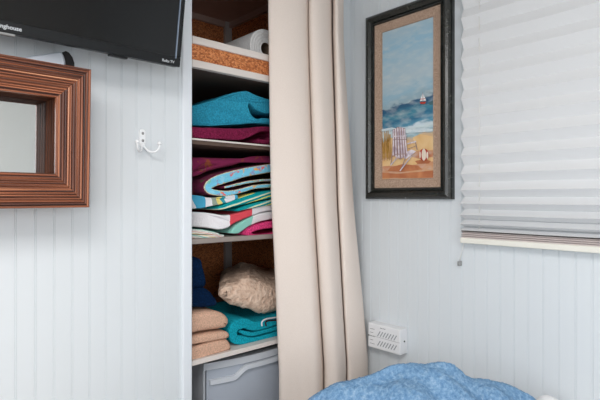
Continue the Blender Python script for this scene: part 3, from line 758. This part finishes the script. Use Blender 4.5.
# ---------- alarm box ----------
def alarm():
    ya, yb, z0, z1, D = 1.034, .905, -.497, -.416, .040
    w = ya - yb; h = z1 - z0
    t = empty('gas_alarm', (XR, (ya + yb) / 2, H + z0)); setup(t, 'small white vented alarm box low on the right wall beside the curtain', 'alarm box')
    def V(a, b, d): return Vector((-d, -a, b))
    link('back_plate', B(-.012, 0, -w / 2 + .001, w / 2 - .001, .001, h - .001), M_alarm, t)
    link('cover', B(-D, -.012, -w / 2, w / 2, 0, h, bev=.003), M_alarm, t)
    bm = bmesh.new(); hw = w / 2
    def slot(a0, b0, a1, b1, wd):
        d = Vector((a1 - a0, b1 - b0)).normalized(); nx, ny = -d.y * wd, d.x * wd
        pts = [(a0 + nx, b0 + ny), (a1 + nx, b1 + ny), (a1 - nx, b1 - ny), (a0 - nx, b0 - ny)]
        f = bm.faces.new([bm.verts.new(V(a, b, D + .0002)) for a, b in pts]); g = bm.faces.new([bm.verts.new(V(a, b, D - .0005)) for a, b in pts])
    for row in (.012, .043):
        for k in range(7):
            a = -hw + .040 + k * .0108; slot(a, row, a + .011, row + .017, .0016)
    link('vent_slots', bm, M_slot, t, recalc=False)
    bm = bmesh.new(); slot(-hw + .002, h / 2 - .001, hw - .001, h / 2 - .001, .0004)
    for k in range(5): slot(-hw + .008, .014 + k * .012, -hw + .028 - (k % 2) * .006, .014 + k * .012, .0006)
    slot(-hw + .050, h - .010, -hw + .058, h - .010, .0009); slot(-hw + .060, h - .010, -hw + .072, h - .010, .0009)
    link('print', bm, plain('small_print', (110, 114, 120), .7), t, recalc=False)
    bm = bmesh.new(); ball(bm, V(-hw + .004, h * .48, D), .0022); link('screw', bm, M_dark, t)
    bm = bmesh.new(); ball(bm, V(hw, h * .5, .018), .0028); link('screw', bm, M_dark, t)
alarm()

# ---------- bed, sheet and throw ----------
def bed():
    zt = H - .53
    t = empty('bed', (.82, -.3, 0)); setup(t, 'low bed with white sheet in the corner by the right wall', 'bed')
    def L_(o): o.location = -t.location; return o
    L_(link('base', B(.36, 1.278, -1.5, .88, 0, zt - .2, bev=.004), M_bedwood, t))
    bm = B(.35, 1.28, -1.52, .89, zt - .2, zt, bev=.03); L_(link('mattress', bm, M_bedwhite, t, smooth=True))
    # throw
    sil = [(296, 412), (310, 400), (325, 390), (340, 384), (355, 380), (367, 377), (380, 372), (390, 367), (400, 364), (412, 363), (420, 364.5), (426, 365.5), (432, 364), (445, 362), (453, 364), (460, 369), (466, 375), (473, 379), (490, 381), (505, 384.5), (520, 390), (530, 395), (537, 400), (546, 412)]
    Q0 = 1.05
    tab = [((p - 300) / F * Q0, (197 - q) * Q0 / F) for p, q in sil]
    def zt_(u):
        if u <= tab[0][0]: return tab[0][1] - (tab[0][0] - u) * .9
        if u >= tab[-1][0]: return tab[-1][1] - (u - tab[-1][0]) * 1.4
        for (a, b), (c, d) in zip(tab, tab[1:]):
            if a <= u <= c:
                f = (u - a) / (c - a); return b + (d - b) * f
    floor_ = -.53 + .004
    bm = bmesh.new(); nu, nq = 330, 170; u0, u1, q0, q1 = -.08, .60, .72, 1.20; g = []
    for j in range(nq + 1):
        q = q0 + (q1 - q0) * j / nq; row = []
        for i in range(nu + 1):
            u = u0 + (u1 - u0) * i / nu
            us = u + .02 * math.sin(q * 14)
            top = zt_(u)
            if q > Q0:
                f = (q - Q0) / .16; z = top - (top - floor_) * (f * f * (3 - 2 * f) if f < 1 else 1)
                z = max(z, floor_) if top > floor_ else floor_
            else:
                dq = Q0 - q
                z = top - .42 * dq - .9 * dq * dq
                # soft folds running diagonally
                fold = math.sin((u * 1.0 + q * 1.5) * 46 + 2.5 * nz((u, q, 0), 5, 2)); f2 = math.sin((u * 1.2 - q * .8) * 33 + 3 * nz((u, q, 0), 6, 7))
                am = min(1, dq / .03)
                z += am * (.007 * fold + .006 * f2) - am * .004
            p = (u, q, z)
            z += nz(p, 26, 4) * .004 + nz(p, 110, 6) * .0014 + nz(p, 240, 9) * .0020
            z = max(z, floor_ + .001)
            x = DX * q + DY * u; y = DY * q - DX * u
            row.append(bm.verts.new((x, y, H + z)))
        g.append(row)
    for a, b in zip(g, g[1:]):
        for k in range(nu): 
            f = bm.faces.new((a[k], a[k + 1], b[k + 1], b[k])); f.smooth = True
    bmesh.ops.delete(bm, geom=[f for f in bm.faces if max(v.co.z for v in f.verts) < H + floor_ + .0075 or min(v.co.y for v in f.verts) < -1.4 or max(v.co.x for v in f.verts) > 1.276], context='FACES')
    M_thr = noisy('blue_fleece', [(.3, (92, 134, 178)), (.5, (124, 164, 202)), (.7, (170, 200, 226))], nscale=130, detail=6, rough=1, bump=.9, bdist=.006, spec=.1, nrough=.7)
    o = link('throw_blanket', bm, M_thr); setup(o, 'fluffy light blue throw bunched up on the bed', 'blanket'); recenter(o)
    md = o.modifiers.new('s', 'SOLIDIFY'); md.thickness = .003; md.offset = -1
    # rumpled white sheet edge right of the throw
    bm = bmesh.new(); c = Vector((DX * 1.11 + DY * .575, DY * 1.11 - DX * .575)); g = []
    for j in range(41):
        row = []
        for i in range(41):
            a = (i / 40 - .5) * 2; b = (j / 40 - .5) * 2; r = max(0, 1 - a * a - b * b)
            x = c.x + a * .05; y = c.y + b * .05
            row.append(bm.verts.new((min(x, 1.279), y, H - .53 + .0005 + .071 * r ** .6 + (nz((x, y, 0), 18, 3) * .006 if r > 0.02 else 0))))
        g.append(row)
    for a, b in zip(g, g[1:]):
        for k in range(40): f = bm.faces.new((a[k], a[k + 1], b[k + 1], b[k])); f.smooth = True
    o = link('bed_sheet', bm, M_bedwhite); setup(o, 'rumpled white sheet beside the right end of the blue throw', 'sheet'); recenter(o)
bed()

# ---------- lamps and camera ----------
def area(name, loc, rot, sx, sy, e, col):
    l = bpy.data.lights.new(name, 'AREA'); l.shape = 'RECTANGLE'; l.size = sx; l.size_y = sy; l.energy = e; l.color = col
    o = bpy.data.objects.new(name, l); C.objects.link(o); o.location = loc; o.rotation_euler = rot; return o
# added unseen fixture; its lamp stands for light bounced off the ceiling
t = empty('added_light_frame', (-.35, -.1, ZT)); setup(t, 'unseen square light frame added under the ceiling', 'ceiling light')
bm = bmesh.new()
for a in ((-.42, .42, -.42, -.40), (-.42, .42, .40, .42), (-.42, -.40, -.40, .40), (.40, .42, -.40, .40)): box(bm, a[0], a[1], a[2], a[3], -.03, 0)
link('frame', bm, M_trim, t)
area('ceiling_bounce', (-.35, -.1, ZT - .02), (0, 0, 0), .78, .78, 24, (1, .97, .95))
# daylight window in the wall behind the viewer
bm = bmesh.new(); x0, x1, z0, z1 = -1.15, .05, .95, 1.75
for a in ((x0 - .05, x1 + .05, z0 - .05, z0), (x0 - .05, x1 + .05, z1, z1 + .05), (x0 - .05, x0, z0, z1), (x1, x1 + .05, z0, z1)): box(bm, a[0], a[1], YB, YB + .03, a[2], a[3])
struct('window_1', bm, M_trim)
area('daylight_fill', ((x0 + x1) / 2, YB + .02, (z0 + z1) / 2), (math.pi / 2, 0, 0), x1 - x0 - .02, z1 - z0 - .02, 16, (.93, .965, 1))
bm = bmesh.new(); y0, y1, z0, z1 = -.75, .25, 1.0, 1.7  # unseen window frame, made up to go with the side fill lamp
for a in ((y0 - .05, y1 + .05, z0 - .05, z0), (y0 - .05, y1 + .05, z1, z1 + .05), (y0 - .05, y0, z0, z1), (y1, y1 + .05, z0, z1)): box(bm, XL, XL + .03, a[0], a[1], a[2], a[3])
struct('added_window', bm, M_trim)
area('daylight_fill', (XL + .02, (y0 + y1) / 2, (z0 + z1) / 2), (0, -math.pi / 2, 0), z1 - z0 - .02, y1 - y0 - .02, 10, (.96, .98, 1))  # added fill lamp that brightens the right wall and blind
w = bpy.data.worlds.new('World'); bpy.context.scene.world = w; w.use_nodes = True
w.node_tree.nodes['Background'].inputs[0].default_value = (.7, .8, 1, 1); w.node_tree.nodes['Background'].inputs[1].default_value = .3
cam = bpy.data.cameras.new('camera'); co = bpy.data.objects.new('camera', cam); C.objects.link(co); bpy.context.scene.camera = co
cam.sensor_width = 36; cam.lens = 36 * F / 600; cam.clip_start = .02; cam.shift_y = -3 / 600
co.location = (0, 0, H); co.rotation_euler = (math.pi / 2, 0, math.radians(47.7) - math.pi / 2)
vs = bpy.context.scene.view_settings; vs.view_transform = 'Standard'; vs.look = 'None'; vs.gamma = 1; vs.exposure = -.1; vs.use_curve_mapping = False
